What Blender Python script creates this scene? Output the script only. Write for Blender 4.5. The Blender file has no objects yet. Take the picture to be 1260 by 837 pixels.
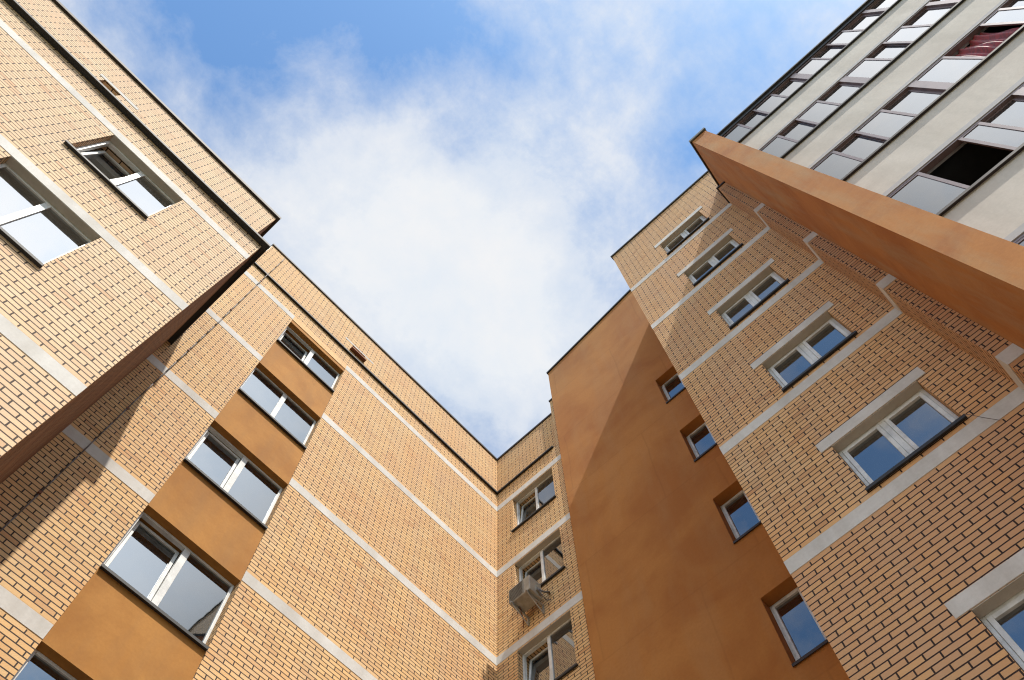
import bpy, bmesh, math, random
from mathutils import Vector, Matrix
random.seed(7)
scene = bpy.context.scene
COL = scene.collection
EYE = 1.6            # camera height above the ground; every z below is written relative to the eye

# ------------------------------------------------------------------ materials
def new_mat(name):
    m = bpy.data.materials.new(name); m.use_nodes = True
    nt = m.node_tree; nt.nodes.clear()
    out = nt.nodes.new('ShaderNodeOutputMaterial')
    b = nt.nodes.new('ShaderNodeBsdfPrincipled')
    nt.links.new(b.outputs[0], out.inputs[0])
    return m, nt, b
def N(nt, t, **kw):
    n = nt.nodes.new(t)
    for k, v in kw.items():
        if k in n.inputs: n.inputs[k].default_value = v
        else: setattr(n, k, v)
    return n
def mixc(nt, fac, a, b, blend='MIX'):
    m = nt.nodes.new('ShaderNodeMix'); m.data_type = 'RGBA'; m.blend_type = blend
    for s, v in ((0, fac), (6, a), (7, b)):
        if isinstance(v, bpy.types.NodeSocket): nt.links.new(v, m.inputs[s])
        else: m.inputs[s].default_value = v
    return m.outputs[2]
def ramp(nt, src, stops):
    r = nt.nodes.new('ShaderNodeValToRGB'); nt.links.new(src, r.inputs[0])
    e = r.color_ramp.elements
    while len(e) < len(stops): e.new(0.5)
    for i, (p, c) in enumerate(stops):
        e[i].position = p; e[i].color = c if len(c) == 4 else (*c, 1)
    return r.outputs[0]
def noise(nt, vec, scale, detail=4, rough=.55, dist=0.):
    n = N(nt, 'ShaderNodeTexNoise', Scale=scale, Detail=detail, Roughness=rough, Distortion=dist)
    if vec is not None: nt.links.new(vec, n.inputs['Vector'])
    return n.outputs['Fac']
def c4(r, g, b): return (r, g, b, 1)

def brick_material(name, c1, c2, c3, mortar, pink=.35, batch=None):
    m, nt, b = new_mat(name)
    uv = N(nt, 'ShaderNodeUVMap').outputs[0]
    # slight waviness so courses are laid by hand
    nz = N(nt, 'ShaderNodeTexNoise', Scale=3.1, Detail=3.0)
    nt.links.new(uv, nz.inputs['Vector'])
    sub = N(nt, 'ShaderNodeVectorMath', operation='SUBTRACT'); nt.links.new(nz.outputs['Color'], sub.inputs[0]); sub.inputs[1].default_value = (.5, .5, .5)
    scl = N(nt, 'ShaderNodeVectorMath', operation='SCALE'); nt.links.new(sub.outputs[0], scl.inputs[0]); scl.inputs['Scale'].default_value = .010
    add = N(nt, 'ShaderNodeVectorMath', operation='ADD'); nt.links.new(uv, add.inputs[0]); nt.links.new(scl.outputs[0], add.inputs[1])
    def br(ca, cb, mo, size=.0082, smooth=.10):
        t = nt.nodes.new('ShaderNodeTexBrick'); t.offset = .5; t.squash = 1
        nt.links.new(add.outputs[0], t.inputs['Vector'])
        t.inputs['Color1'].default_value = ca; t.inputs['Color2'].default_value = cb; t.inputs['Mortar'].default_value = mo
        t.inputs['Scale'].default_value = 1; t.inputs['Mortar Size'].default_value = size; t.inputs['Mortar Smooth'].default_value = smooth
        t.inputs['Brick Width'].default_value = .26; t.inputs['Row Height'].default_value = 2.8/36
        return t
    t = br(c4(0, 0, 0), c4(1, 1, 1), c4(.5, .5, .5))
    base = ramp(nt, t.outputs['Color'], [(0, c3), (.30, c2), (.55, c3), (.86, c1), (1, (c2[0]*.86, c2[1]*.74, c2[2]*.66))])
    # patches of another firing batch and pale bloom
    big = noise(nt, uv, .55, 3)
    base = mixc(nt, ramp(nt, big, [(.42, (0, 0, 0)), (.66, (pink, pink, pink))]), base, c4(c2[0]*1.04, c2[1]*.86, c2[2]*.86))
    if batch:                              # courses below this height were laid with redder bricks
        sp = N(nt, 'ShaderNodeSeparateXYZ'); nt.links.new(uv, sp.inputs[0])
        lt = N(nt, 'ShaderNodeMath', operation='LESS_THAN'); nt.links.new(sp.outputs[1], lt.inputs[0]); lt.inputs[1].default_value = batch
        ml = N(nt, 'ShaderNodeMath', operation='MULTIPLY'); nt.links.new(lt.outputs[0], ml.inputs[0])
        nt.links.new(ramp(nt, t.outputs['Color'], [(0, (.35,)*3), (.6, (.95,)*3)]), ml.inputs[1])
        base = mixc(nt, ml.outputs[0], base, c4(.58, .31, .15))
    # streaks of dust washed down the wall, stretched along the height
    mp = N(nt, 'ShaderNodeMapping'); nt.links.new(uv, mp.inputs[0]); mp.inputs['Scale'].default_value = (2.2, .25, 1)
    st = noise(nt, mp.outputs[0], 1.6, 5, .6)
    base = mixc(nt, ramp(nt, st, [(.40, (.0, .0, .0)), (.72, (.30, .30, .30))]), base, c4(.46, .36, .27))
    fine = noise(nt, uv, 60, 3)
    base = mixc(nt, ramp(nt, fine, [(.3, (.0, .0, .0)), (.75, (.28, .28, .28))]), base, c4(c1[0]*.7, c1[1]*.62, c1[2]*.55))
    # joints: mostly dark and raked, here and there smeared with pale mortar
    ms = noise(nt, uv, 5.5, 5, .65)
    mcol = ramp(nt, ms, [(.30, tuple(v*.55 for v in mortar)), (.62, mortar), (.80, (.30, .22, .15))])
    # the cut course against each pale band is slurried over, so its joints hardly show
    sp2 = N(nt, 'ShaderNodeSeparateXYZ'); nt.links.new(add.outputs[0], sp2.inputs[0])
    md = N(nt, 'ShaderNodeMath', operation='FLOORED_MODULO'); nt.links.new(sp2.outputs[1], md.inputs[0]); md.inputs[1].default_value = 2.8
    g_ = N(nt, 'ShaderNodeMath', operation='GREATER_THAN'); nt.links.new(md.outputs[0], g_.inputs[0]); g_.inputs[1].default_value = 2.782
    l_ = N(nt, 'ShaderNodeMath', operation='LESS_THAN'); nt.links.new(md.outputs[0], l_.inputs[0]); l_.inputs[1].default_value = .252
    or_ = N(nt, 'ShaderNodeMath', operation='MAXIMUM'); nt.links.new(g_.outputs[0], or_.inputs[0]); nt.links.new(l_.outputs[0], or_.inputs[1])
    lo = N(nt, 'ShaderNodeMath', operation='LESS_THAN'); nt.links.new(sp2.outputs[1], lo.inputs[0]); lo.inputs[1].default_value = .3
    an = N(nt, 'ShaderNodeMath', operation='MULTIPLY'); nt.links.new(or_.outputs[0], an.inputs[0]); nt.links.new(lo.outputs[0], an.inputs[1]); or_ = an
    keep = N(nt, 'ShaderNodeMath', operation='MULTIPLY_ADD'); nt.links.new(or_.outputs[0], keep.inputs[0]); keep.inputs[1].default_value = -.85; keep.inputs[2].default_value = 1
    fm = N(nt, 'ShaderNodeMath', operation='MULTIPLY'); nt.links.new(t.outputs['Fac'], fm.inputs[0]); nt.links.new(keep.outputs[0], fm.inputs[1])
    fac = fm.outputs[0]
    col = mixc(nt, fac, base, mcol)
    nt.links.new(col, b.inputs['Base Color'])
    b.inputs['Roughness'].default_value = .82
    inv = N(nt, 'ShaderNodeMath', operation='SUBTRACT'); inv.inputs[0].default_value = 1; nt.links.new(fac, inv.inputs[1])
    ad2 = N(nt, 'ShaderNodeMath', operation='MULTIPLY_ADD'); nt.links.new(fine, ad2.inputs[0]); ad2.inputs[1].default_value = .18; nt.links.new(inv.outputs[0], ad2.inputs[2])
    bp = N(nt, 'ShaderNodeBump', Strength=.9, Distance=.010); nt.links.new(ad2.outputs[0], bp.inputs['Height'])
    nt.links.new(bp.outputs[0], b.inputs['Normal'])
    return m

def stucco_material(name, col, col2, stain=(.2, .12, .06), staink=.35, crack=0., rough=.9, sc=1.0, joint=0.):
    m, nt, b = new_mat(name)
    uv = N(nt, 'ShaderNodeUVMap').outputs[0]
    n1 = noise(nt, uv, .9*sc, 5, .6, .4)
    base = ramp(nt, n1, [(.38, col), (.58, col2)])
    mp = N(nt, 'ShaderNodeMapping'); nt.links.new(uv, mp.inputs[0]); mp.inputs['Scale'].default_value = (1.9, .35, 1)
    n2 = noise(nt, mp.outputs[0], 1.3*sc, 6, .65)
    base = mixc(nt, ramp(nt, n2, [(.45, (0, 0, 0)), (.78, (staink,)*3)]), base, c4(*stain))
    n3 = noise(nt, uv, 22, 6, .7)
    base = mixc(nt, ramp(nt, n3, [(.3, (.22,)*3), (.7, (0, 0, 0))]), base, c4(col[0]*.55, col[1]*.52, col[2]*.5))
    h = noise(nt, uv, 120, 4, .7)
    if joint > 0:
        t = nt.nodes.new('ShaderNodeTexBrick'); t.offset = .37
        dn = N(nt, 'ShaderNodeTexNoise', Scale=.7, Detail=4.0); nt.links.new(uv, dn.inputs['Vector'])
        sc2 = N(nt, 'ShaderNodeVectorMath', operation='SCALE'); nt.links.new(dn.outputs['Color'], sc2.inputs[0]); sc2.inputs['Scale'].default_value = .16
        ad = N(nt, 'ShaderNodeVectorMath', operation='ADD'); nt.links.new(uv, ad.inputs[0]); nt.links.new(sc2.outputs[0], ad.inputs[1])
        nt.links.new(ad.outputs[0], t.inputs['Vector'])
        t.inputs['Color1'].default_value = c4(.88, .88, .88); t.inputs['Color2'].default_value = c4(1, 1, 1); t.inputs['Mortar'].default_value = c4(.72, .70, .68)
        t.inputs['Scale'].default_value = 1; t.inputs['Mortar Size'].default_value = .03; t.inputs['Mortar Smooth'].default_value = 1
        t.inputs['Brick Width'].default_value = 3.1; t.inputs['Row Height'].default_value = 2.8
        base = mixc(nt, joint, base, t.outputs['Color'], 'MULTIPLY')
    nt.links.new(base, b.inputs['Base Color']); b.inputs['Roughness'].default_value = rough
    bp = N(nt, 'ShaderNodeBump', Strength=.22, Distance=.005); nt.links.new(h, bp.inputs['Height']); nt.links.new(bp.outputs[0], b.inputs['Normal'])
    return m

def plain_material(name, col, rough=.5, metal=0., var=.15, scale=6.):
    m, nt, b = new_mat(name)
    co = N(nt, 'ShaderNodeTexCoord').outputs['Object']
    n1 = noise(nt, co, scale, 5, .65)
    dark = tuple(v*(1-var*2.2) for v in col)
    base = ramp(nt, n1, [(.36, dark), (.6, col)])
    nt.links.new(base, b.inputs['Base Color']); b.inputs['Roughness'].default_value = rough; b.inputs['Metallic'].default_value = metal
    return m

def glass_material(name, base=(.012, .016, .02), refl=2.1, tint=(1, 1, 1)):
    m = bpy.data.materials.new(name); m.use_nodes = True
    nt = m.node_tree; nt.nodes.clear()
    out = nt.nodes.new('ShaderNodeOutputMaterial')
    fr = N(nt, 'ShaderNodeFresnel', IOR=refl)
    co = N(nt, 'ShaderNodeTexCoord').outputs['Object']
    wob = N(nt, 'ShaderNodeBump', Strength=.05, Distance=.02); nt.links.new(noise(nt, co, 1.6, 2), wob.inputs['Height'])
    gl = N(nt, 'ShaderNodeBsdfGlossy', Roughness=.015); gl.inputs['Color'].default_value = c4(*tint)
    nt.links.new(wob.outputs[0], gl.inputs['Normal'])
    dirt = ramp(nt, noise(nt, co, 2.3, 6, .7), [(.35, base), (.75, tuple(v*1.9+.012 for v in base))])
    tr = N(nt, 'ShaderNodeBsdfTransparent'); tr.inputs['Color'].default_value = c4(.55, .62, .62)
    di = N(nt, 'ShaderNodeBsdfDiffuse'); nt.links.new(dirt, di.inputs['Color'])
    m0 = N(nt, 'ShaderNodeMixShader'); m0.inputs[0].default_value = .45; nt.links.new(tr.outputs[0], m0.inputs[1]); nt.links.new(di.outputs[0], m0.inputs[2])
    mx = N(nt, 'ShaderNodeMixShader'); nt.links.new(fr.outputs[0], mx.inputs[0]); nt.links.new(m0.outputs[0], mx.inputs[1]); nt.links.new(gl.outputs[0], mx.inputs[2])
    nt.links.new(mx.outputs[0], out.inputs[0])
    return m

M = {}
M['brick'] = brick_material('yellow_brick', (.75, .500, .245), (.66, .395, .168), (.76, .475, .205), (.040, .018, .008))
M['brick_left'] = brick_material('overexposed_brick', (.73, .535, .34), (.66, .46, .27), (.74, .515, .305), (.055, .028, .014))  # paler copy of the brick: sun overexposure is put into its colour
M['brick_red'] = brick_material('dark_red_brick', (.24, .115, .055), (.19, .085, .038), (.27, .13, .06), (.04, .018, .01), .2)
M['brick_right'] = brick_material('ochre_brick', (.73, .445, .210), (.61, .340, .140), (.74, .425, .180), (.036, .016, .007), .35, -11.1)
M['brick_pier'] = brick_material('reddish_brick', (.60, .34, .155), (.50, .26, .11), (.61, .35, .16), (.035, .015, .008), .5)
M['stucco'] = stucco_material('ochre_stucco', (.36, .150, .026), (.45, .205, .043))
M['stucco_tower'] = stucco_material('tower_stucco', (.37, .130, .021), (.46, .186, .038), (.42, .22, .085), .5, joint=.45, sc=.6)
M['stucco_fin'] = stucco_material('fin_stucco', (.36, .122, .018), (.46, .180, .034), (.40, .255, .12), .95)
M['white_paint'] = stucco_material('pale_concrete_band', (.57, .545, .51), (.67, .645, .61), (.38, .34, .29), .55)
M['white_wall'] = stucco_material('white_render', (.53, .48, .42), (.61, .56, .495), (.38, .35, .30), .7)
M['beige'] = stucco_material('beige_reveal_paint', (.44, .40, .34), (.50, .455, .39), (.30, .25, .19), .5)
M['rim'] = stucco_material('grey_panel_soffit', (.42, .41, .41), (.47, .46, .46), (.3, .29, .28), .4)
M['metal_dark'] = plain_material('dark_flashing', (.026, .025, .025), .65, 0.)
M['metal_brown'] = plain_material('brown_flashing', (.035, .024, .02), .65, 0.)
M['metal_grey'] = plain_material('grey_flashing', (.15, .155, .14), .6, .0)
M['galv'] = plain_material('galvanised_sheet', (.42, .42, .41), .4, .6)
M['pvc'] = plain_material('white_pvc', (.72, .72, .70), .35, 0, .12, 5.)
M['pvc_brown'] = plain_material('brown_aluminium', (.19, .135, .135), .35, .2, .12, 4.)
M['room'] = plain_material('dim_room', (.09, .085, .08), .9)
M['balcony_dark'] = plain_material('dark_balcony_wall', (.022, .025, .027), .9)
M['dark_void'] = plain_material('duct_interior', (.10, .07, .045), .9)
M['curtain_white'] = plain_material('white_curtain', (.5, .5, .48), .9)
M['glass'] = glass_material('window_glass', refl=2.8)
M['glass_left'] = glass_material('window_glass_sky_side', refl=3.7)
M['glass_strip'] = glass_material('window_glass_strip', refl=2.9, tint=(.88, .94, 1))
M['glass_balcony'] = glass_material('balcony_glass', (.03, .032, .034), refl=3.5)
M['ac'] = plain_material('ac_casing', (.36, .32, .26), .45, .0, .12, 8.)
M['ac_dark'] = plain_material('ac_grille', (.10, .09, .08), .5)
M['cable'] = plain_material('cable_sheath', (.15, .13, .12), .6, .2)
M['rust'] = plain_material('rusty_steel', (.20, .07, .03), .7, .3)

def curtain_red():
    m, nt, b = new_mat('red_patterned_curtain')
    co = N(nt, 'ShaderNodeTexCoord').outputs['Object']
    v = N(nt, 'ShaderNodeTexVoronoi', Scale=14.0); nt.links.new(co, v.inputs['Vector'])
    n = noise(nt, co, 16, 4)
    c = ramp(nt, v.outputs['Distance'], [(.12, (.13, .01, .015)), (.42, (.34, .018, .028))])
    nt.links.new(mixc(nt, ramp(nt, n, [(.45, (0, 0, 0)), (.6, (.7, .7, .7))]), c, c4(.12, .01, .02)), b.inputs['Base Color'])
    b.inputs['Roughness'].default_value = .6; b.inputs['Sheen Weight'].default_value = .4
    return m
M['curtain_red'] = curtain_red()

# ------------------------------------------------------------------ geometry helpers
class Frame:
    """wall plane: axis 'Y' -> wall at Y=d facing -Y, u = X ; axis 'X' -> wall at X=d facing -X, u = Y; n grows outwards"""
    def __init__(s, axis, d, sign=-1): s.a, s.d, s.s = axis, d, sign
    def p(s, u, n, z):
        q = s.d + s.s*n
        return Vector((u, q, z+EYE)) if s.a == 'Y' else Vector((q, u, z+EYE))
class MB:
    def __init__(s): s.bm = bmesh.new()
    def quad(s, pts):
        return s.bm.faces.new([s.bm.verts.new(p) for p in pts])
    def box(s, F, u0, u1, z0, z1, n0, n1, tilt=None):
        c = []
        for z in (z0, z1):
            for u, n in ((u0, n0), (u1, n0), (u1, n1), (u0, n1)):
                if tilt:
                    zz, nn, ang = tilt
                    dz, dn = z-zz, n-nn
                    c.append(s.bm.verts.new(F.p(u, nn+dn*math.cos(ang)-dz*math.sin(ang), zz+dz*math.cos(ang)+dn*math.sin(ang))))
                else: c.append(s.bm.verts.new(F.p(u, n, z)))
        for f in ((0, 1, 2, 3), (4, 5, 6, 7), (0, 1, 5, 4), (1, 2, 6, 5), (2, 3, 7, 6), (3, 0, 4, 7)):
            s.bm.faces.new([c[i] for i in f])
        return s
    def tube(s, a, b, r, seg=10):
        a, b = Vector(a), Vector(b); d = (b-a).normalized()
        x = d.orthogonal().normalized(); y = d.cross(x)
        ra, rb = [], []
        for i in range(seg):
            t = 2*math.pi*i/seg; o = (x*math.cos(t)+y*math.sin(t))*r
            ra.append(s.bm.verts.new(a+o)); rb.append(s.bm.verts.new(b+o))
        for i in range(seg):
            s.bm.faces.new((ra[i], ra[(i+1) % seg], rb[(i+1) % seg], rb[i]))
        s.bm.faces.new(ra[::-1]); s.bm.faces.new(rb)
        return s
    def build(s, name, mat, parent=None, bevel=0., origin=None, smooth=False, weld=False):
        bm = s.bm
        if weld: bmesh.ops.remove_doubles(bm, verts=bm.verts, dist=1e-5)
        bmesh.ops.recalc_face_normals(bm, faces=bm.faces)
        uvl = bm.loops.layers.uv.new('UVMap')
        for f in bm.faces:
            n = f.normal
            for l in f.loops:
                v = l.vert.co
                if abs(n.z) > .7: l[uvl].uv = (v.x+.13*v.y*0, v.y)
                elif abs(n.y) >= abs(n.x): l[uvl].uv = (v.x, v.z-EYE-BOFF[0])
                else: l[uvl].uv = (v.y, v.z-EYE-BOFF[0])
        me = bpy.data.meshes.new(name); bm.to_mesh(me); bm.free()
        if smooth:
            for p in me.polygons: p.use_smooth = True
        o = bpy.data.objects.new(name, me); COL.objects.link(o)
        me.materials.append(M[mat] if isinstance(mat, str) else mat)
        if bevel:
            b = o.modifiers.new('edge', 'BEVEL'); b.width = bevel; b.segments = 2; b.limit_method = 'ANGLE'
        if parent: o.parent = parent
        return o
BOFF = [0.]
def empty(name, loc=(0, 0, 0)):
    o = bpy.data.objects.new(name, None); COL.objects.link(o); o.location = (0, 0, 0); o.empty_display_size = .5
    return o
def tag(o, label, cat, group=None):
    o['label'] = label; o['category'] = cat
    if group: o['group'] = group
    return o

def wall_with_holes(F, u0, u1, z0, z1, holes, thick=.45, inset=0.):
    """one closed slab with rectangular openings; brick reveals included. Bars of the grid share welded vertices."""
    us = sorted({u0, u1} | {h[i] for h in holes for i in (0, 1)}); zs = sorted({z0, z1} | {h[i] for h in holes for i in (2, 3)})
    us = [u for u in us if u0-1e-6 <= u <= u1+1e-6]; zs = [z for z in zs if z0-1e-6 <= z <= z1+1e-6]
    mb = MB()
    def solid(i, j):
        if i < 0 or j < 0 or i >= len(us)-1 or j >= len(zs)-1: return False
        u, z = (us[i]+us[i+1])/2, (zs[j]+zs[j+1])/2
        return not any(h[0] < u < h[1] and h[2] < z < h[3] for h in holes)
    f, b = -inset, -inset-thick
    for i in range(len(us)-1):
        for j in range(len(zs)-1):
            if not solid(i, j): continue
            a, c, d, e = us[i], us[i+1], zs[j], zs[j+1]
            mb.quad([F.p(a, f, d), F.p(c, f, d), F.p(c, f, e), F.p(a, f, e)])
            mb.quad([F.p(a, b, d), F.p(c, b, d), F.p(c, b, e), F.p(a, b, e)])
            if not solid(i-1, j): mb.quad([F.p(a, f, d), F.p(a, b, d), F.p(a, b, e), F.p(a, f, e)])
            if not solid(i+1, j): mb.quad([F.p(c, f, d), F.p(c, b, d), F.p(c, b, e), F.p(c, f, e)])
            if not solid(i, j-1): mb.quad([F.p(a, f, d), F.p(a, b, d), F.p(c, b, d), F.p(c, f, d)])
            if not solid(i, j+1): mb.quad([F.p(a, f, e), F.p(a, b, e), F.p(c, b, e), F.p(c, f, e)])
    return mb

def make_window(F, parent, u0, u1, z0, z1, rec=.17, open_side=None, ang=7., gm='glass', fw=.05, sw=.05, mul=.07, sash_both=False, soffit='beige', sill='metal_dark', sill_out=.05, curtain=False, sill_over=.03):
    """window part; children: glass panes, sashes, sill, reveal soffit, room behind"""
    n1, n0 = -rec, -rec-.07
    w = MB(); um = (u0+u1)/2
    g = .004
    w.box(F, u0+g, u0+fw, z0+g, z1-g, n0, n1); w.box(F, u1-fw, u1-g, z0+g, z1-g, n0, n1)
    w.box(F, u0+fw, u1-fw, z0+g, z0+fw, n0, n1-.001); w.box(F, u0+fw, u1-fw, z1-fw, z1-g, n0, n1-.001)
    w.box(F, um-mul/2, um+mul/2, z0+fw, z1-fw, n0, n1-.002)
    win = w.build('window', 'pvc', parent, bevel=.004)
    halves = [(u0+fw, um-mul/2), (um+mul/2, u1-fw)]
    for k, (a, b) in enumerate(halves):
        side = 'left' if k == 0 else 'right'
        is_open = open_side == side
        zz0, zz1 = z0+fw, z1-fw
        tilt = (zz0, n0+.02, math.radians(ang)) if is_open else None
        if is_open or sash_both:
            s = MB(); q = .006 if is_open else .002
            so = n1+.012 if not is_open else n1-.002
            a_, b_, c_, d_ = a+q, b-q, zz0+q, zz1-q
            s.box(F, a_, a_+sw, c_, d_, n0+.015, so, tilt); s.box(F, b_-sw, b_, c_, d_, n0+.015, so, tilt)
            s.box(F, a_+sw, b_-sw, c_, c_+sw, n0+.015, so-.001, tilt); s.box(F, a_+sw, b_-sw, d_-sw, d_, n0+.015, so-.001, tilt)
            so_ = s.build('sash', 'pvc', win, bevel=.004)
            ga, gb, gz0, gz1 = a_+sw-.005, b_-sw+.005, c_+sw-.005, d_-sw+.005
        else: ga, gb, gz0, gz1 = a-.004, b+.004, zz0-.004, zz1+.004
        MB().box(F, ga, gb, gz0, gz1, n0+.030, n0+.045, tilt).build('glass', gm, win)
    # sheet-metal sill, a little tilted nose
    if sill:
        s = MB(); s.box(F, u0-sill_over, u1+sill_over, z0-.030, z0-.002, n0-.02, sill_out)
        s.box(F, u0-sill_over, u1+sill_over, z0-.048, z0-.030, sill_out-.012, sill_out)
        s.build('sill', sill, win)
    if soffit:
        MB().box(F, u0+.003, u1-.003, z1-.010, z1-.001, n1+.002, -.003).build('reveal_soffit', soffit, win)
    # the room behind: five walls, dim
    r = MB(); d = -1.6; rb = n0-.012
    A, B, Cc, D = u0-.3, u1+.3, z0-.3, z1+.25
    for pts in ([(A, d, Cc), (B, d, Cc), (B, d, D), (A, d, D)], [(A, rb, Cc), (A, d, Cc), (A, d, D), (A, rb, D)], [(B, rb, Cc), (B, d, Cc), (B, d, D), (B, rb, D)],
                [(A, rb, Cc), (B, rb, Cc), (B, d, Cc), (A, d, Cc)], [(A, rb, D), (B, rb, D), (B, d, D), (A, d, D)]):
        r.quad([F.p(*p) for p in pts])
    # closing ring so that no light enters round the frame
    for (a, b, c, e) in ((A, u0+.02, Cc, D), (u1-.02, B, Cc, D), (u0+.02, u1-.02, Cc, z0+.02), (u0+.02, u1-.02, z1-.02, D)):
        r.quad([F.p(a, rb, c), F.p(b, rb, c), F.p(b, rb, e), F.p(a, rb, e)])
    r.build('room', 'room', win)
    if curtain:
        c = MB(); n = 26; prev = None
        for i in range(n+1):
            u = u0+.05+(u1-u0-.1)*i/n; nn = n0-.10-.025*math.sin(i*2.3)-.01*random.random()
            cur = (c.bm.verts.new(F.p(u, nn, z0+.02)), c.bm.verts.new(F.p(u, nn, z1-.02)))
            if prev: c.bm.faces.new((prev[0], cur[0], cur[1], prev[1]))
            prev = cur
        c.build('curtain', 'curtain_white', win)
    return win

def cap_strip(F, u0, u1, z0, z1, n0, n1, name, mat, parent):
    return MB().box(F, u0, u1, z0, z1, n0, n1).build(name, mat, parent, bevel=.006)

S = 2.8
BASE = -EYE-.05
# ------------------------------------------------------------------ A: front block on the left
dA, eA = 4.913, -.481
FA = Frame('Y', dA)
bA = 13.10
BOFF[0] = bA-.1125
blkA = empty('brick_building')
tag(blkA, 'nearest pale brick block on the left, lower roof, two bright white windows facing the viewer', 'building')
holes = []
for k in range(5):
    if bA-S*k-1.58 < -1: break
    holes.append((-3.05, -1.735, bA-S*k-1.58, bA-S*k-.11))
    holes.append((-9.05, -7.735, bA-S*k-1.58, bA-S*k-.11))
zc = 13.93
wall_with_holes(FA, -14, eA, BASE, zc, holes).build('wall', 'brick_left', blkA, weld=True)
# side wall facing the yard (in shade)
FAs = Frame('X', eA, +1)
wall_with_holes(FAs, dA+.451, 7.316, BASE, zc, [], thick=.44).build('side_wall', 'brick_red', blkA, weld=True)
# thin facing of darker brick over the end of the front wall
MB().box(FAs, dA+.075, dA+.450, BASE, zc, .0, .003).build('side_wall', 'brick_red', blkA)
for k in range(5):
    z = bA-S*k
    MB().box(FA, -14, eA+.002, z-.1125, z+.1125, -.02, .007).build('band', 'white_paint', blkA)
for h in holes:
    k = round((bA-.11-h[3])/S)
    make_window(FA, blkA, *h, rec=.115, open_side='left' if k == 0 else None, ang=6, gm='glass_left', sill_out=.055, mul=.08)
# cornice drip at the foot of the attic
cap = MB(); cap.box(FA, -14, eA+.10, zc, zc+.03, -.3, .11); cap.box(FA, -14, eA+.10, zc-.035, zc, .09, .11)
cap.box(FAs, dA-.09, 7.316, zc-.035, zc, .08, .0995); cap.box(FAs, dA+.3, 7.316, zc+.001, zc+.029, -.3, .0995)
cap.build('cornice', 'metal_dark', blkA)
FAa = Frame('Y', dA+.2); eAa = -.73
za0, za1 = zc+.036, 16.2
ventA = (-4.22, -3.88, 14.72, 15.10)
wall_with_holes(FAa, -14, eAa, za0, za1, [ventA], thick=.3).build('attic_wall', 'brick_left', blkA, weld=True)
FAas = Frame('X', eAa, +1)
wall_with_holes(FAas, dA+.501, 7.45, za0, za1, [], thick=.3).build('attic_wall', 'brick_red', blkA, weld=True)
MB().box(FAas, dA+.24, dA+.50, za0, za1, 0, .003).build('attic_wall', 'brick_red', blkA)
MB().box(FAa, ventA[0]-.12, ventA[1]+.33, ventA[3]+.001, ventA[3]+.11, -.05, .006).build('vent_lintel', 'white_paint', blkA)
MB().box(FAa, ventA[0]-.02, ventA[1]+.02, ventA[2]-.02, ventA[3]+.02, -.34, -.29).build('vent_duct', 'beige', blkA)
c = MB(); c.box(FAa, -14, eAa+.055, za1+.001, za1+.10, -.35, .055); c.box(FAas, dA+.2+.35, 7.45, za1+.001, za1+.10, -.35, .055)
c.build('parapet_cap', 'metal_brown', blkA)
MB().box(FA, -14, eAa-.31, za1-.5, za1-.35, -8, -.51).build('roof', 'metal_grey', blkA)

# ------------------------------------------------------------------ W: building with the inner corner
dW1, dW2 = 7.318, 7.743
FW1, FW2 = Frame('Y', dW1), Frame('X', dW2)
bW = 18.727
BOFF[0] = bW-.1125
blkW = empty('brick_building')
tag(blkW, 'tall pale brick building forming the inner corner, with an ochre strip of stacked windows', 'building')
zcW = 19.47; wl = -.56; sl, sr = .962, 2.60; wr = 5.172
lv = [bW-S*k for k in range(8)]
strip = (sl, sr, BASE+.3, bW-.11)
wall_with_holes(FW1, wl, dW2, BASE, zcW, [strip]).build('wall', 'brick', blkW, weld=True)
w2h = [(5.515, 6.80, z-1.61, z-.14) for z in lv if z-1.61 > -1.2]
wall_with_holes(FW2, wr, dW1-.001, BASE, zcW, w2h).build('wall', 'brick', blkW, weld=True)
# spandrels of the window strip
tops = [z-.12-(.13 if i == 0 else 0) for i, z in enumerate(lv)]; sills = [z-1.57 for z in lv]
sp = []
sp.append((tops[0], bW-.112))
for i in range(len(lv)-1):
    sp.append((max(tops[i+1], BASE+.3), sills[i]))
for z0, z1 in sp:
    if z1 > BASE+.4: MB().box(FW1, sl+.002, sr-.002, z0, z1-.001, -.40, -.012).build('spandrel', 'stucco', blkW)
opens = {0: 'left', 1: None, 2: 'left', 3: 'left', 4: None}
for i, z in enumerate(lv):
    if sills[i] < -1: continue
    make_window(FW1, blkW, sl+.002, sr-.002, sills[i]+.001, tops[i], rec=.13, open_side=opens.get(i), ang=(6, 0, 3, 4.5, 0, 0, 0, 0)[i], soffit=None, fw=.045, sw=.05, mul=.10, sill_out=.045, sill_over=-.004, gm='glass_strip')
for i, h in enumerate(w2h):
    make_window(FW2, blkW, *h, rec=.13, open_side='right', ang=6, fw=.045, sw=.045, mul=.07, sill_out=.05)
for z in lv:
    MB().box(FW1, wl-.002, sl-.001, z-.1125, z+.1125, -.02, .007).build('band', 'white_paint', blkW)
    MB().box(FW1, sr+.001, dW2-.001, z-.1125, z+.1125, -.02, .007).build('band', 'white_paint', blkW)
    MB().box(FW2, wr, dW1-.009, z-.1125, z+.1125, -.02, .007).build('band', 'white_paint', blkW)
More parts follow.
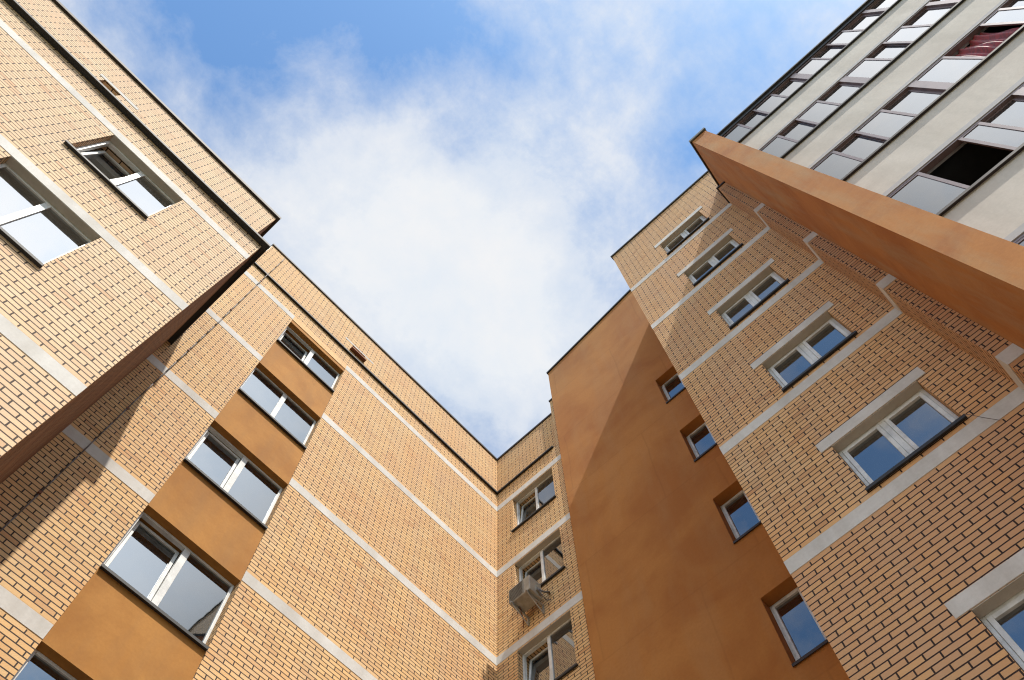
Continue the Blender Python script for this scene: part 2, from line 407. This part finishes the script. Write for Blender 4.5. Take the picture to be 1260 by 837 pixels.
# cornice and attic, set back a little
sb = .12
c = MB(); c.box(FW1, wl-.05, dW2-.061, zcW, zcW+.03, -.3, .06); c.box(FW1, wl-.05, dW2-.061, zcW-.025, zcW, .045, .06)
c.box(FW2, wr+.20, dW1+.2, zcW, zcW+.03, -.3, .06); c.box(FW2, wr+.20, dW1-.062, zcW-.025, zcW, .045, .06)
c.build('cornice', 'metal_dark', blkW)
FW1a, FW2a = Frame('Y', dW1+sb), Frame('X', dW2+sb)
zt = 21.72
vW = (2.55, 2.98, 20.12, 20.46)
wall_with_holes(FW1a, wl-.01, dW2+sb, zcW+.031, zt, [vW], thick=.3).build('attic_wall', 'brick', blkW, weld=True)
wall_with_holes(FW2a, wr+.12, dW1+sb-.001, zcW+.031, zt, [], thick=.3).build('attic_wall', 'brick', blkW, weld=True)
wall_with_holes(FW2, wr, wr+.119, zcW+.001, 22.3, [], thick=.4).build('attic_pier', 'brick', blkW, weld=True)
MB().box(FW1a, vW[0]-.26, vW[1]+.28, vW[3]+.001, vW[3]+.07, -.05, .006).build('vent_lintel', 'white_paint', blkW)
MB().box(FW1a, vW[0]-.02, vW[1]+.02, vW[2]-.02, vW[3]+.02, -.34, -.29).build('vent_duct', 'dark_void', blkW)
MB().box(FW1a, vW[0]-.03, vW[1]+.03, vW[2]-.05, vW[2]-.002, -.25, .10).build('vent_sill', 'rust', blkW)
c = MB(); c.box(FW1a, wl-.04, dW2+sb-.036, zt+.001, zt+.075, -.34, .035); c.box(FW2a, wr+.10, dW1+sb+.3, zt+.001, zt+.075, -.34, .035)
c.box(FW2, wr-.01, wr+.135, 22.301, 22.37, -.4, .03)
c.build('parapet_cap', 'metal_brown', blkW)
# light flashing on the free end of the attic
MB().box(Frame('X', wl-.012, -1), dW1+sb-.005, dW1+sb+.3, zcW+.04, zt-.002, 0., .004).build('end_flashing', 'galv', blkW)
MB().box(FW1a, wl, dW2+8, zt-.6, zt-.45, -8, -.31).build('roof', 'metal_grey', blkW)

# ------------------------------------------------------------------ S: stucco tower in the same plane
dS = 7.70
FS = Frame('X', dS)
blkS = empty('stucco_building')
tag(blkS, 'tall plain ochre stucco wall block between the inner corner and the right brick block', 'building')
BOFF[0] = 0
sh = [(1.15, 2.235, z-1.50-.12, z-.24) for z in [bW-S*k for k in range(7)] if z-1.62 > -1.2]
zlow = 23.0
wall_with_holes(FS, .2, 5.171, BASE, zlow, sh).build('wall', 'stucco_tower', blkS, weld=True)
mb = MB(); Y0, Y1 = 5.171, .2
zs0, zs1 = 24.27, 24.27+(5.134-.2)*.246
pts = [(Y0, zlow+.001), (Y1, zlow+.001), (Y1, zs1), (Y0, zs0)]
fr = [mb.bm.verts.new(FS.p(y, 0, z)) for y, z in pts]; bk = [mb.bm.verts.new(FS.p(y, -.45, z)) for y, z in pts]
mb.bm.faces.new(fr); mb.bm.faces.new(bk)
for i in range(4): mb.bm.faces.new((fr[i], fr[(i+1) % 4], bk[(i+1) % 4], bk[i]))
mb.build('gable_wall', 'stucco_tower', blkS)
mb = MB(); pts = [(Y0+.03, zs0-.005), (Y1, zs1+.002), (Y1, zs1+.085), (Y0+.03, zs0+.078)]
fr = [mb.bm.verts.new(FS.p(y, .04, z)) for y, z in pts]; bk = [mb.bm.verts.new(FS.p(y, -.5, z)) for y, z in pts]
mb.bm.faces.new(fr); mb.bm.faces.new(bk)
for i in range(4): mb.bm.faces.new((fr[i], fr[(i+1) % 4], bk[(i+1) % 4], bk[i]))
mb.build('parapet_cap', 'metal_dark', blkS)
for i, h in enumerate(sh):
    make_window(FS, blkS, *h, rec=.2, open_side=None, fw=.035, sw=.042, mul=.05, soffit=None, sill='metal_brown', sill_out=.03, sill_over=.0, sash_both=True)
Fss = Frame('Y', 5.171, +1)
wall_with_holes(Fss, dS+.452, dS+5, BASE, 24.2, [], thick=.4).build('side_wall', 'stucco_tower', blkS, weld=True)

# ------------------------------------------------------------------ R: right brick block
dR = 5.804; FR = Frame('X', dR)
rl, rr_, rp, fy = 1.278, -1.657, 5.371, -1.86
bR = 18.93
BOFF[0] = bR-.1125
blkR = empty('brick_building')
tag(blkR, 'right brick block with one column of double windows under pale lintels', 'building')
lr = [bR-S*k for k in range(8)]
rh = [(-1.085, .115, z+.24-(.31 if k >= 5 else 0), z+1.30-(.31 if k >= 5 else 0)) for k, z in enumerate(lr) if z > -1.5]
ztR = 22.36
wall_with_holes(FR, -6.0, rl, BASE, ztR, rh).build('wall', 'brick_right', blkR, weld=True)
FRs = Frame('Y', rl, +1)
wall_with_holes(FRs, dR+.451, dS-.001, BASE, ztR, [], thick=.4).build('side_wall', 'brick_right', blkR, weld=True)
# projecting pier beside the fin
FP = Frame('X', rp)
zp = 18.93+.10
mb = MB(); mb.box(FP, fy+.001, rr_, BASE, zp, -(dR-rp)+.001, 0); mb.build('pier', 'brick_pier', blkR)
for z in lr:
    MB().box(FR, rr_+.009, rl+.002, z-.1125, z+.1125, -.02, .007).build('band', 'white_paint', blkR)
    if z+.12 < zp:
        b = MB(); b.box(FP, fy+.003, rr_+.008, z-.1125, z+.1125, -(dR-rp)-.006, .007); b.build('band', 'white_paint', blkR)
for h in rh:
    make_window(FR, blkR, *h, rec=.125, fw=.045, sw=.050, mul=.07, sash_both=True, sill_out=.045, sill_over=.02)
    MB().box(FR, h[0]-.13, h[1]+.14, h[3]+.001, h[3]+.20, -.05, .010).build('lintel', 'white_paint', blkR, bevel=.004)
c = MB(); c.box(FR, -6.0, rl+.03, ztR+.001, ztR+.08, -.5, .035); c.box(FRs, dR+.5, dS, ztR+.001, ztR+.08, -.42, .03)
c.build('parapet_cap', 'metal_dark', blkR)
c = MB(); c.box(FP, fy+.003, rr_+.03, zp+.001, zp+.06, -(dR-rp)+.004, .03); c.build('pier_cap', 'metal_brown', blkR)
MB().box(FR, -6, rl-.41, ztR-.4, ztR-.3, -(dS-dR)-1, -.46).build('roof', 'metal_grey', blkR)

# ------------------------------------------------------------------ T: white block with ribbon glazing and the stucco fin
dT = 4.596; FT = Frame('X', dT)
xF, fy2 = 4.155, -2.215
BOFF[0] = 0
blkT = empty('white_building')
tag(blkT, 'white apartment block with ribbons of brown framed balcony glazing behind an ochre fin wall', 'building')
# fin: closed prism with sloping top
def prism(y0, y1, prof, name, mat):
    mb = MB()
    a = [mb.bm.verts.new((x, y0, z+EYE)) for x, z in prof]; b = [mb.bm.verts.new((x, y1, z+EYE)) for x, z in prof]
    mb.bm.faces.new(a); mb.bm.faces.new(b)
    for i in range(len(prof)): mb.bm.faces.new((a[i], a[(i+1) % len(prof)], b[(i+1) % len(prof)], b[i]))
    return mb.build(name, mat, blkT)
prism(fy, fy2, [(xF, BASE), (dR-.002, BASE), (dR-.002, 20.55), (xF, 18.95)], 'fin_wall', 'stucco_fin')
prism(fy+.035, fy2-.035, [(xF-.035, 18.93), (dR-.004, 20.56), (dR-.004, 20.65), (xF-.035, 19.03)], 'fin_cap', 'metal_brown')
MB().box(Frame('X', xF-.036), fy2-.037, fy+.037, 18.91, 19.035, -.02, .006).build('fin_cap_end', 'metal_grey', blkT)
tL, tR = fy2-.003, -13.0
ft = [17.83-S*k for k in range(7)]
for k, z in enumerate(ft):
    # solid panel below the ribbon whose sill is at z
    z0 = z-1.40
    p = MB().box(FT, tR, tL, z0, z-.03, -.14, 0).build('balcony_panel', 'white_wall', blkT)
    MB().box(FT, tR, tL, z0-.002, z0+.125, -.142, .006).build('panel_trim', 'rim', p)
    s = MB(); s.box(FT, tR, tL, z-.029, z, -.15, .05); s.box(FT, tR, tL, z-.06, z-.029, .038, .05); s.build('sill', 'metal_dark' if k < 2 else 'metal_brown', p)
    # floor slab and back wall of the balcony
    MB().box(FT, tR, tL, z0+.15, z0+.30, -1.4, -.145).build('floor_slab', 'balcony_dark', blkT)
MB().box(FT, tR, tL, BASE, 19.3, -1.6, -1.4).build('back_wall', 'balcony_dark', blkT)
MB().box(FT, tR, tL, 19.25, 19.42, -9, .02).build('roof', 'metal_dark', blkT)
MB().box(FT, tR, tL, 19.421, 19.50, -.4, .07).build('roof_edge', 'metal_dark', blkT)
for k, z in enumerate(ft):
    zt0, zt1 = z+.001, (19.248 if k == 0 else z+1.385)
    jt = {0: 0, 1: 0, 2: 0, 3: 0}.get(k, 0)
    ys = [tL-.02, -2.86, -3.30, -3.78, -4.27, -4.40, -4.87, -5.28, -5.68, -6.18, -6.31, -6.75, -7.2, -7.65, -8.1, -8.23, -8.7, -9.2, -9.7, -10.2, -10.33, -10.8, -11.3, -11.8, -12.3, -12.9]
    if k == 3: ys[1:4] = [-2.90, -3.52, -3.80]
    if k == 2: ys[6:9] = [-4.92, -5.60, -5.92]
    g = MB(); fr = .035
    g.box(FT, ys[-1], ys[0], zt0, zt0+.03, -.115, -.012); g.box(FT, ys[-1], ys[0], zt1-.035, zt1-.002, -.085, -.004)
    for y in (ys[0]-.03, ys[4]-.065, ys[9]-.065, ys[14]-.065, ys[19]-.065):
        g.box(FT, y-.045, y+.045, zt0+.03, zt1-.036, -.084, -.004)
    gl = g.build('balcony_glazing', 'pvc_brown', blkT)
    for i in range(len(ys)-1):
        a, b = ys[i], ys[i+1]
        if abs(a-b) < .2: continue
        if k == 2 and i == 6 or k == 3 and i == 1: continue      # slid open
        slot = (.0, -.045, .0, -.045, 0, 0, -.045, 0, -.045)[i % 9]
        nn = -.020+slot*.98
        a2, b2 = a+.02, b-.02
        p = MB(); w_ = .045
        p.box(FT, b2, b2+w_, zt0+.031, zt1-.036, nn-.014, nn+.014); p.box(FT, a2-w_, a2, zt0+.031, zt1-.036, nn-.014, nn+.014)
        p.box(FT, b2+w_, a2-w_, zt0+.031, zt0+.07, nn-.013, nn+.013); p.box(FT, b2+w_, a2-w_, zt1-.073, zt1-.036, nn-.013, nn+.013)
        po = p.build('sliding_sash', 'pvc_brown', gl)
        MB().box(FT, b2+w_-.003, a2-w_+.003, zt0+.067, zt1-.071, nn-.004, nn+.004).build('glass', 'glass_balcony', po)
for o in [o for o in blkT.children if o.name.startswith('balcony_glazing')]:
    # sub-parts only: panes become siblings of their sashes under the glazing
    for s_ in list(o.children):
        for g_ in list(s_.children): g_.parent = o

# ------------------------------------------------------------------ red curtain in the open balcony bay
cz0, cz1 = ft[2]+.05, ft[2]+1.36
cm = MB(); n = 90; rows = 24; grid = []
for j in range(rows+1):
    row = []
    for i in range(n+1):
        t = i/n; s = j/rows
        y = -4.97-.60*t; nn = -.13-.020*math.sin(t*41+s*3.1)-.026*math.sin(t*15+2+4*s)-.02*math.sin(7*s+3*t)
        row.append(cm.bm.verts.new(FT.p(y, nn+.02*s, cz0+(cz1-cz0)*s)))
    grid.append(row)
for j in range(rows):
    for i in range(n): cm.bm.faces.new((grid[j][i], grid[j][i+1], grid[j+1][i+1], grid[j+1][i]))
cur = cm.build('curtain', 'curtain_red', None, smooth=True)
tag(cur, 'red patterned curtain hanging in the open balcony bay of the white block', 'curtain')

# ------------------------------------------------------------------ air conditioner on the inner corner
ac = empty('air_conditioner')
tag(ac, 'beige air conditioner unit on brackets under the middle window beside the inner corner', 'air conditioner')
ay0, ay1, az0, az1 = 6.03, 6.56, 13.67, 14.13
c = MB().box(FW2, ay0, ay1, az0, az1, .12, .46).build('casing', 'ac', ac, bevel=.015)
MB().box(FW2, ay0+.16, ay1+.004, az0+.03, az1-.03, .461, .467).build('front_panel', plain_material('ac_front', (.26, .24, .20), .5), ac)
g = MB()
for i in range(9): g.box(FW2, ay0+.18, ay1-.02, az0+.05+i*.042, az0+.062+i*.042, .4685, .474)
g.build('grille', 'ac_dark', ac)
MB().box(FW2, ay0-.03, ay0-.001, az0+.10, az0+.26, .16, .30).build('valve_cover', 'ac', ac)
for y in (ay0+.06, ay1-.09):
    b = MB(); b.box(FW2, y, y+.035, az0-.035, az0-.002, .001, .50); b.box(FW2, y, y+.035, az0-.25, az0-.036, .001, .03)
    p0, p1 = FW2.p(y+.017, .02, az0-.24), FW2.p(y+.017, .46, az0-.03); b.tube(p0, p1, .012)
    b.build('bracket', 'galv', ac)
pp = MB()
pa = [FW2.p(ay0-.04, .25, az0+.14), FW2.p(ay0-.13, .20, az0+.02), FW2.p(ay0-.16, .10, az0+.10), FW2.p(ay0-.10, .02, az0+.22), FW2.p(ay0-.06, -.02, az0+.30)]
for a, b in zip(pa, pa[1:]): pp.tube(a, b, .018)
pa = [FW2.p(ay0-.03, .28, az0+.18), FW2.p(ay0-.09, .26, az0-.05), FW2.p(ay0-.10, .12, az0-.12), FW2.p(ay0-.12, .02, az0-.02)]
for a, b in zip(pa, pa[1:]): pp.tube(a, b, .010)
pp.build('pipe', 'cable', ac, smooth=True)
dh = MB(); dh.tube(FW2.p(ay1-.12, .30, az0-.002), FW2.p(ay1+.0, .06, az0-.13), .008); dh.tube(FW2.p(ay1+.0, .06, az0-.13), FW2.p(ay1+.05, .02, az0-.20), .009)
dh.build('drain_hose', 'rust', ac)

# ------------------------------------------------------------------ cable down the wall behind the left block
cb = empty('conductor_cable')
tag(cb, 'thin dark cable running straight down the shaded brick wall beside the left block', 'cable')
r = MB(); last = None; z = -1.0
while z < 21.6:
    off = (.05+.006*math.sin(z*1.9)) if z < zcW-.3 else (.07 if z < zcW+.2 else -.08)
    p = FW1.p(-.105-.0012*z+.006*math.sin(z*.9), off, z)
    if last: r.tube(last, p, .009, 8)
    last = p; z += .5
r.build('cable', 'cable', cb, smooth=True)
for z in (3.9, 6.45, 9.02, 11.53, 14.1, 16.6, 18.9):
    b = MB(); p = FW1.p(-.105-.0012*z, .05, z); q = FW1.p(-.105-.0012*z, -.01, z)
    b.tube(q, p, .009, 8); b.box(FW1, -.105-.0012*z-.022, -.105-.0012*z+.022, z-.022, z+.022, .040, .064); b.build('clip', 'rust', cb)

# loose wire at the sill of the big right window
zs_ = lr[4]+.24
wr_ = MB(); pts_ = [FR.p(-1.10, .072, zs_-.045), FR.p(-1.13, .075, zs_-.12), FR.p(-1.19, .05, zs_-.24), FR.p(-1.27, .02, zs_-.38)]
for a, b in zip(pts_, pts_[1:]): wr_.tube(a, b, .0035, 6)
wo = wr_.build('wire', 'cable'); tag(wo, 'short loose wire sticking out from the sill of the large right window', 'wire')

# ------------------------------------------------------------------ ground
BOFF[0] = 0
def ground_mat(name, a, b_, sc):
    m, nt, b = new_mat(name)
    co = N(nt, 'ShaderNodeTexCoord').outputs['Object']
    nt.links.new(ramp(nt, noise(nt, co, sc, 8, .7), [(.35, a), (.65, b_)]), b.inputs['Base Color']); b.inputs['Roughness'].default_value = .95
    bp = N(nt, 'ShaderNodeBump', Strength=.6, Distance=.03); nt.links.new(noise(nt, co, sc*14, 5), bp.inputs['Height']); nt.links.new(bp.outputs[0], b.inputs['Normal'])
    return m
M['grass'] = ground_mat('grass_ground', (.05, .08, .025), (.09, .12, .04), 1.2)
M['paving'] = ground_mat('concrete_paving', (.26, .24, .21), (.34, .32, .29), .9)
def sheet(name, x0, x1, y0, y1, z, mat):
    mb = MB(); mb.quad([(x0, y0, z), (x1, y0, z), (x1, y1, z), (x0, y1, z)]); o = mb.build(name, mat); o['kind'] = 'structure'; return o
sheet('ground', -900, 900, -900, 900, 0, 'grass')
sheet('pavement', -14, 7.74, -30, 7.3, .006, 'paving')

# ------------------------------------------------------------------ light
L = Vector((.64, 2.41, -3.95)).normalized()
sd = bpy.data.lights.new('sun', 'SUN'); sd.energy = 4.1; sd.angle = math.radians(.6); sd.color = (1, .93, .82)
so = bpy.data.objects.new('sun', sd); COL.objects.link(so); so.rotation_euler = L.to_track_quat('-Z', 'Y').to_euler()
sunv = -L
w = bpy.data.worlds.new('World'); scene.world = w; w.use_nodes = True
nt = w.node_tree; nt.nodes.clear()
out = nt.nodes.new('ShaderNodeOutputWorld'); bg = nt.nodes.new('ShaderNodeBackground')
sky = nt.nodes.new('ShaderNodeTexSky'); sky.sky_type = 'NISHITA'; sky.sun_disc = False
sky.sun_elevation = math.asin(sunv.z); sky.sun_rotation = math.atan2(sunv.x, sunv.y); sky.altitude = 100; sky.air_density = 1.0; sky.dust_density = 1.0; sky.ozone_density = 1.0
tc = nt.nodes.new('ShaderNodeTexCoord'); gv = tc.outputs['Generated']
# project onto a cloud deck so that clouds spread overhead
sep = nt.nodes.new('ShaderNodeSeparateXYZ'); nt.links.new(gv, sep.inputs[0])
mx = N(nt, 'ShaderNodeMath', operation='MAXIMUM'); nt.links.new(sep.outputs[2], mx.inputs[0]); mx.inputs[1].default_value = .08
dv = N(nt, 'ShaderNodeVectorMath', operation='DIVIDE'); nt.links.new(gv, dv.inputs[0])
cmb = nt.nodes.new('ShaderNodeCombineXYZ')
for i in range(3): nt.links.new(mx.outputs[0], cmb.inputs[i])
nt.links.new(cmb.outputs[0], dv.inputs[1])
mp = N(nt, 'ShaderNodeMapping'); nt.links.new(dv.outputs[0], mp.inputs[0]); mp.inputs['Location'].default_value = (3.1, 1.7, 0)
na = noise(nt, mp.outputs[0], 2.6, 9, .60, .15)
nb = noise(nt, mp.outputs[0], 8.5, 9, .68, .15)
def blob(cx_, cy_, r, amp):
    # broad opening or bank of the cloud deck round a point of it
    sb_ = N(nt, 'ShaderNodeVectorMath', operation='SUBTRACT'); nt.links.new(dv.outputs[0], sb_.inputs[0]); sb_.inputs[1].default_value = (cx_, cy_, 1)
    ln = N(nt, 'ShaderNodeVectorMath', operation='LENGTH'); nt.links.new(sb_.outputs[0], ln.inputs[0])
    mr = N(nt, 'ShaderNodeMapRange', interpolation_type='SMOOTHSTEP'); nt.links.new(ln.outputs['Value'], mr.inputs[0])
    mr.inputs[1].default_value = 0; mr.inputs[2].default_value = r; mr.inputs[3].default_value = amp; mr.inputs[4].default_value = 0
    return mr.outputs[0]
def addn(a, b, k=1.):
    n = N(nt, 'ShaderNodeMath', operation='MULTIPLY_ADD'); nt.links.new(b, n.inputs[0]); n.inputs[1].default_value = k
    if isinstance(a, bpy.types.NodeSocket): nt.links.new(a, n.inputs[2])
    else: n.inputs[2].default_value = a
    return n.outputs[0]
v = addn(na, nb, .46)
for args in [(-.25, .10, .28, -.36), (-.10, .03, .20, -.24), (.035, .105, .06, -.13), (.0, .02, .08, -.10), (.235, -.075, .07, -.12), (.24, -.36, .25, -.04), (.10, .22, .30, .28), (.25, .22, .2, .2), (-.25, -.36, .42, .55), (.15, -.66, .4, .4), (-.62, .06, .42, -.36), (-1.3, .2, .8, -.3)]:  # last ones are centred out of view, placed for what the windows reflect
    v = addn(v, blob(*args))
cf = ramp(nt, v, [(.48, (.02,)*3), (.62, (.34,)*3), (.79, (.82,)*3), (.98, (1, 1, 1))])
skyb = N(nt, 'ShaderNodeVectorMath', operation='SCALE'); nt.links.new(sky.outputs[0], skyb.inputs[0]); skyb.inputs['Scale'].default_value = 1.45
ccol = ramp(nt, addn(na, nb, .5), [(.45, (.78, .89, 1.02)), (.95, (1.03, 1.02, 1.02))])
ccs = N(nt, 'ShaderNodeVectorMath', operation='SCALE'); nt.links.new(ccol, ccs.inputs[0]); ccs.inputs['Scale'].default_value = 6.3
# added fill: cloud, mostly unseen, brightened round the sun and low on open side
dt = N(nt, 'ShaderNodeVectorMath', operation='DOT_PRODUCT'); nt.links.new(gv, dt.inputs[0]); dt.inputs[1].default_value = tuple(sunv)
g1 = N(nt, 'ShaderNodeMapRange', interpolation_type='SMOOTHSTEP'); nt.links.new(dt.outputs['Value'], g1.inputs[0]); g1.inputs[1].default_value = .905; g1.inputs[2].default_value = 1.; g1.inputs[3].default_value = 1.; g1.inputs[4].default_value = 3.2
dl = N(nt, 'ShaderNodeVectorMath', operation='DOT_PRODUCT'); nt.links.new(gv, dl.inputs[0]); dl.inputs[1].default_value = (-.78, -.50, 0)
g2 = N(nt, 'ShaderNodeMapRange', interpolation_type='SMOOTHSTEP'); nt.links.new(dl.outputs['Value'], g2.inputs[0]); g2.inputs[1].default_value = .50; g2.inputs[2].default_value = .9; g2.inputs[3].default_value = 1.; g2.inputs[4].default_value = 2.4
gm_ = N(nt, 'ShaderNodeMath', operation='MULTIPLY'); nt.links.new(g1.outputs[0], gm_.inputs[0]); nt.links.new(g2.outputs[0], gm_.inputs[1])
skt = mixc(nt, 1.0, skyb.outputs[0], c4(.64, .95, 1.14), 'MULTIPLY')
fin0 = mixc(nt, cf, skt, ccs.outputs[0])
fs_ = N(nt, 'ShaderNodeVectorMath', operation='SCALE'); nt.links.new(ccs.outputs[0], fs_.inputs[0]); nt.links.new(gm_.outputs[0], fs_.inputs['Scale'])
fin = mixc(nt, cf, skt, fs_.outputs[0])
nt.links.new(fin, bg.inputs[0]); bg.inputs[1].default_value = .115
nt.links.new(bg.outputs[0], out.inputs[0])

# ------------------------------------------------------------------ camera
R = [[0.6802898942000364, -0.73279836935214, -0.014567419955092442], [0.6922102192648933, 0.6488897271255089, -0.31589101661210756], [0.24093707102592474, 0.2048137493085543, 0.9486836437399042]]
cx, cy, cz = Vector(R[0]), Vector(R[1]), Vector(R[2])
mw = Matrix((( cx[0], -cy[0], -cz[0], 0), (cx[1], -cy[1], -cz[1], 0), (cx[2], -cy[2], -cz[2], EYE), (0, 0, 0, 1)))
cd = bpy.data.cameras.new('camera'); co = bpy.data.objects.new('camera', cd); COL.objects.link(co)
co.matrix_world = mw; cd.sensor_width = 36; cd.lens = 1051.22/1260*36; cd.clip_end = 3000; cd.clip_start = .05
scene.camera = co
scene.render.resolution_x, scene.render.resolution_y = 1024, 680
vs = scene.view_settings; vs.view_transform = 'Standard'; vs.look = 'None'; vs.exposure = .32; vs.gamma = 1

scene.render.engine = 'CYCLES'
scene.cycles.use_denoising = True; scene.cycles.denoising_prefilter = 'NONE'; scene.cycles.denoising_input_passes = 'RGB_ALBEDO_NORMAL'
scene.cycles.filter_width = 1.15
scene.cycles.sample_clamp_indirect = 4.0
scene.cycles.caustics_reflective = False
scene.cycles.caustics_refractive = False
scene.cycles.use_adaptive_sampling = False

w.cycles.sampling_method = 'MANUAL'; w.cycles.sample_map_resolution = 1024
